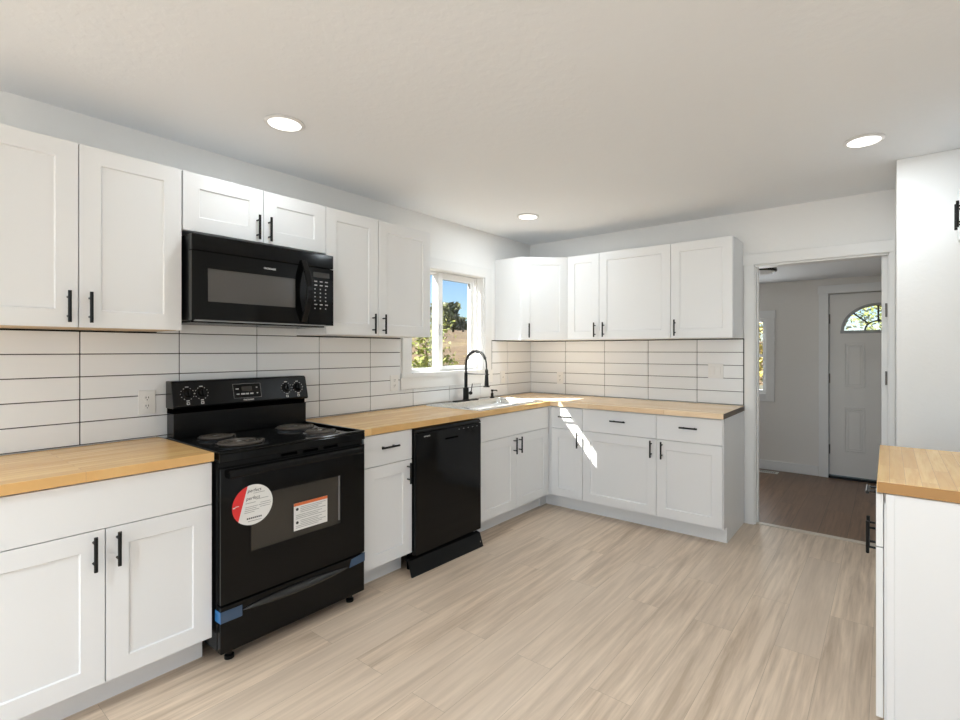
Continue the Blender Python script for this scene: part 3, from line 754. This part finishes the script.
# ------------------------------------------------------------------ microwave (front X=.40)
mw = thing('microwave', (.40, -3.287, 0), LEFT, 'black over-the-range microwave hung above the stove', 'microwave')
MWW = .732; Z0, Z1 = 1.4885, 1.889
MB().box(0, MWW, .03, .385, Z0, Z1).build('body', 'blackm', mw, .004)
MB().box(.02, MWW-.02, .06, .36, Z0-.008, Z0).build('bottom_vent', 'blackm', mw)
MB().box(.012, MWW-.05, -.001, .012, Z0-.004, Z0+.003).build('bottom_trim', 'greystrip', mw)
MB().box(0.0, MWW, .0, .03, 1.812, Z1).build('top_grille', 'black', mw, .004)
md = MB(); wu0, wu1, wz0, wz1 = .068, .502, 1.578, 1.733
md.box(0, wu0, 0, .03, Z0, 1.809).box(wu1, .575, 0, .03, Z0, 1.809).box(wu0, wu1, 0, .03, Z0, wz0).box(wu0, wu1, 0, .03, wz1, 1.809)
mdo = md.build('door', 'black', mw)
MB().box(wu0, wu1, .003, .008, wz0, wz1).build('door_window', 'mwglass', mdo)
text('brand_mark', 'FRIGIDAIRE', .013, 'ink', mdo, (.362, -.0006, 1.768), TX, sx=.95)
hp = [(.545, -.004-.06*math.sin(PI*i/16), 1.503+.335*i/16) for i in range(17)]
mb = MB(); v = []
for (u, y, z) in hp: v += [(u-.017, y+.006, z), (u-.014, y-.009, z), (u+.014, y-.009, z), (u+.017, y+.006, z)]
f = [(i*4+k, i*4+(k+1) % 4, (i+1)*4+(k+1) % 4, (i+1)*4+k) for i in range(16) for k in range(4)] + [(3, 2, 1, 0), (64, 65, 66, 67)]
mb.add(v, f); mb.build('door_handle', 'blackm', mdo, .003)
mp = MB().box(.578, MWW, 0, .03, Z0, 1.809).build('control_panel', 'black', mw, .002)
MB().box(.605, .705, -.0008, 0, 1.755, 1.785).build('display', 'ovenglass', mp)
mb = MB()
for r in range(8):
    for c_ in range(3):
        u, z = .612+c_*.033, 1.733-r*.0215
        mb.box(u, u+(.017 if r in (0, 1, 6) else .007), -.0008, 0, z-.003, z+.003)
mb.build('key_marks', 'keyink', mp)

# ------------------------------------------------------------------ dishwasher (front X=.66)
dwr = thing('dishwasher', (.662, -2.168, 0), LEFT, 'black dishwasher under the counter left of the sink', 'dishwasher')
DW = .617
MB().box(.006, DW-.006, .045, .6, .1, .862).build('tub', 'blackm', dwr, .003)
dpn = MB().box(.006, DW-.006, .0, .046, .098, .842).build('door_panel', 'black', dwr, .006)
cn = MB().prism([(0.002, .844), (.002, .852), (.016, .867), (.046, .867), (.046, .844)], .006, DW-.006, 'x').build('control_console', 'blackm', dwr, .003)
MB().box(.255, .375, -.0008, .002, .772, .783).build('pocket_handle', 'blackdk', dpn)
text('brand_mark', 'FRIGIDAIRE', .0105, 'ink', dpn, (.095, -.0006, .817), TX)
mb = MB()
for k in range(5): mb.box(.38+k*.045, .39+k*.045, -.0006, .0002, .822, .826)
mb.build('indicator_marks', 'inkgrey', dpn)
kp = MB().prism([(-.03, 0), (-.024, .004), (.006, .088), (.04, .092), (.04, .088), (.01, .083), (-.02, 0)], -.055, .575, 'x').build('kick_plate', 'blackm', dwr, .001)
kp.rotation_euler = (0, 0, math.radians(-2.0)); kp.location = (0, -.006, 0)
MB().lathe([(.004, 0), (.004, -.003), (0, -.004)], (.55, -.018, .036), 'y', 10).build('screw', 'chrome', kp)
MB().box(.01, DW-.01, .07, .09, 0, .1).build('toe_recess', 'blackdk', dwr)

# ------------------------------------------------------------------ outlets and switches
def plate(name, loc, wall, w, h, label, cat, kind):
    t = thing(name, loc, wall, label, cat)
    MB().box(-w/2, w/2, -.006, 0, -h/2, h/2).build('cover_plate', 'white', t, .002)
    if kind == 'outlet':
        for z in (-.02, .02):
            o = MB().lathe([(.0165, 0), (.0165, -.003), (0, -.003)], (0, -.006, z), 'y', 20).build('socket', 'white', t)
            MB().box(-.0065, -.004, -.0096, -.0085, z-.001, z+.008).box(.004, .0065, -.0096, -.0085, z-.001, z+.008).lathe([(.0024, -.0095), (.0024, -.0098), (0, -.0098)], (0, 0, z-.0075), 'y', 8).build('slot', 'blackdk', o)
    elif kind == 'single':
        MB().box(-.017, .017, -.009, -.006, -.034, .034).build('rocker', 'white', t, .001)
        MB().box(-.003, .003, -.0096, -.009, -.004, .004).build('indicator', 'blackdk', t)
    else:
        for x in (-.023, .023): MB().box(x-.016, x+.016, -.0095, -.006, -.033, .033).build('rocker', 'white', t, .002)
    return t
plate('wall_outlet', (.0095, -3.344, 1.092), LEFT, .072, .117, 'white duplex outlet on the tile left of the stove', 'outlet', 'outlet')
plate('wall_outlet', (.0095, -1.79, 1.105), LEFT, .072, .117, 'white outlet on the tile at the left edge of the window', 'outlet', 'outlet')
plate('wall_outlet', (.0095, -.48, 1.092), LEFT, .072, .117, 'white outlet cover on the tile right of the faucet', 'outlet', 'single')
plate('wall_outlet', (.365, -.0095, 1.075), BACK, .072, .117, 'white outlet on the back wall tile near the corner', 'outlet', 'outlet')
plate('light_switch', (1.828, -.0095, 1.181), BACK, .117, .117, 'white double light switch on the tile near the doorway', 'light switch', 'double')

# ------------------------------------------------------------------ ceiling lights
def downlight(x, y, label, power):
    t = thing('recessed_light', (x, y, CZ), 0, label, 'ceiling light', 'recessed ceiling lights')
    MB().lathe([(.072, -.002), (.088, -.002), (.09, -.006), (.074, -.011), (.072, -.009)], (0, 0, 0), 'z', 40).build('trim_ring', 'white', t, smooth=True)
    MB().lathe([(.0735, -.004), (.0735, -.009), (0, -.0095)], (0, 0, 0), 'z', 40).build('lens', 'lens', t, smooth=True)
    light('lamp', 'AREA', (x, y, CZ-.014), power, (.84, .935, 1.0), (0, 0, -1), shape='DISK', size=.14)
PW = 17
downlight(.655, -2.985, 'round recessed ceiling light above the stove and microwave', 3)
downlight(.625, -.933, 'smallest round recessed ceiling light, near the far corner above the sink', 6)
downlight(2.837, -1.081, 'round recessed ceiling light in front of the doorway', 6)
light('lamp', 'AREA', (2.84, -3.0, CZ-.014), 7, (.84, .935, 1.0), (0, 0, -1), shape='DISK', size=.14, spread=math.radians(115))
for x_, y_ in ((1.5, -5.0), (1.9, -5.8), (1.5, -6.8), (4.6, -6.0)):  # added fill lamps behind the camera, without fixtures
    light('lamp', 'AREA', (x_, y_, CZ-.014), PW, (.84, .935, 1.0), (0, 0, -1), shape='DISK', size=.14, spread=math.radians(115))
hl = thing('ceiling_lamp', (1.97, .80, HC), 0, 'round flush ceiling lamp with black rim seen through the doorway', 'ceiling light')
MB().lathe([(.15, 0), (.165, -.002), (.172, -.036), (.165, -.046), (.15, -.04)], (0, 0, 0), 'z', 40).build('rim', 'blackm', hl, smooth=True)
MB().lathe([(.155, -.03), (.15, -.046), (.11, -.062), (.05, -.072), (0, -.074)], (0, 0, 0), 'z', 36).build('diffuser', 'lensoff', hl, smooth=True)
fv = thing('floor_vent', (1.84, 1.9, 0), 0, 'pale floor register by the far hall wall', 'vent')
MB().box(-.14, .14, -.055, .055, 0, .005).build('plate', 'vent', fv, .002)
mb = MB()
for k in range(12): mb.box(-.12+k*.02, -.108+k*.02, -.04, .04, .005, .0056)
mb.build('louver', 'inkgrey', fv)

# ------------------------------------------------------------------ outdoors
def gz(x, y):
    s = max(0, -x-1.5) + max(0, y-3.5)*.25
    h = -.35 + 1.6*(1-math.exp(-s/6.5))*min(1, s/3) + .055*s
    return h + .08*math.sin(x*1.3+y*.7)+.05*math.sin(x*.6-y*1.9)
mb = MB(); nx, ny = 110, 100; v = []
for i in range(nx+1):
    for k in range(ny+1):
        x = -.3-60*(i/nx)**1.7; y = -14+64*k/ny
        v.append((x, y, gz(x, y)))
f = [(i*(ny+1)+k, i*(ny+1)+k+1, (i+1)*(ny+1)+k+1, (i+1)*(ny+1)+k) for i in range(nx) for k in range(ny)]
mb.add(v, f); o = struct(mb.build('ground', 'ground', smooth=True))
mb = MB(); mb.add([(-.3, 2.3, -.3), (14, 2.3, -.3), (14, 30, -.2), (-.3, 30, -.2)], [(0, 1, 2, 3)]); struct(mb.build('ground_yard', 'ground'))
def plant(name, loc, rad, h, n, m, label, cat, leaf=.05, trunk=0.0, group=None, tr=.05):
    t = thing(name, loc, 0, label, cat, group)
    rnd = random.Random(hash(label) % 9999 if False else sum(map(ord, label)))
    mb = MB()
    cl = [(rnd.gauss(0, rad*.42), rnd.gauss(0, rad*.42), trunk+(h-trunk)*(.12+.78*rnd.random())) for _ in range(max(6, n//90))]
    for _ in range(n):
        c = rnd.choice(cl); q = .26*rad+.08*h
        p = Vector((c[0]+rnd.gauss(0, q*.6), c[1]+rnd.gauss(0, q*.6), min(h, max(trunk*.8+.02, c[2]+rnd.gauss(0, q*.5)))))
        a = Vector((rnd.gauss(0, 1), rnd.gauss(0, 1), rnd.gauss(0, .7))).normalized(); b = a.orthogonal().normalized(); b.rotate(Matrix.Rotation(rnd.random()*6.28, 3, a))
        s = leaf*(.6+.8*rnd.random())
        mb.add([p-a*s, p+b*s*.45, p+a*s, p-b*s*.45], [(0, 1, 2, 3)])
    mb.build('foliage', m, t)
    st = MB()
    for k in range(3 if not trunk else 1):
        dx, dy = (rnd.gauss(0, rad*.25), rnd.gauss(0, rad*.25)) if not trunk else (rad*.05, 0)
        st.tube([(0, 0, -.1), (dx*.5, dy*.5, h*.3), (dx, dy, h*.7)], [tr, tr*.75, tr*.35], 7)
    st.build('trunk' if trunk else 'stems', 'bark', t)
    return t
def at(px, depth):
    a = (px-509.09)/498.76; yw = math.radians(37.22)
    x = 2.9352+depth*(-math.sin(yw)+a*math.cos(yw)); y = -4.2257+depth*(math.cos(yw)+a*math.sin(yw))
    return (x, y, gz(x, y))
p = at(418, 8.0); plant('garden_shrub', p, .55, 1.22-p[2], 1500, 'leaf_lime', 'low yellow-green shrub outside the left window pane', 'shrub', .05, tr=.02)
p = at(433, 9.2); plant('garden_shrub', p, .32, 2.05-p[2], 1300, 'leaf_lime', 'tall slim yellow-green shrub outside behind the window mullion', 'shrub', .05, tr=.02)
p = at(444, 30); plant('field_tree', p, .75, 4.1-p[2], 2600, 'leaf_green', 'tallest dark green tree on the field rise outside the window', 'tree', .16, .5, 'trees on the field rise', .1)
p = at(453, 34); plant('field_tree', p, .75, 3.5-p[2], 2000, 'leaf_green', 'mid-height dark green tree on the field rise outside the window', 'tree', .16, .4, 'trees on the field rise', .1)
p = at(463, 39); plant('field_tree', p, .8, 3.15-p[2], 2200, 'leaf_green', 'lowest dark green tree on the field rise outside the window', 'tree', .18, .4, 'trees on the field rise', .1)
p = at(416, 11); 
rk = MB(); rnd = random.Random(3); v = []
tag(MB().lathe([(.0, 0), (.5, .02), (.55, .1), (.42, .24), (.2, .3), (0, .31)], (0, 0, 0), 'z', 11).build('boulder', 'rock', None, smooth=True), 'pale grey boulder on the dry field outside the left window pane', 'boulder')
bpy.data.objects['boulder'].location = (p[0], p[1], p[2]+.02); bpy.data.objects['boulder'].scale = (1.1, .8, 1)
plant('garden_tree', (.2, 7.0, -.25), 1.2, 3.9, 9000, 'leaf_gold', 'golden autumn tree outside the hall window', 'tree', .055, .7, 'front yard trees', .09)
plant('garden_tree', (4.0, 10.6, -.25), 1.6, 4.4, 12000, 'leaf_lime', 'light green tree outside the fan light of the entry door', 'tree', .06, .9, 'front yard trees', .10)
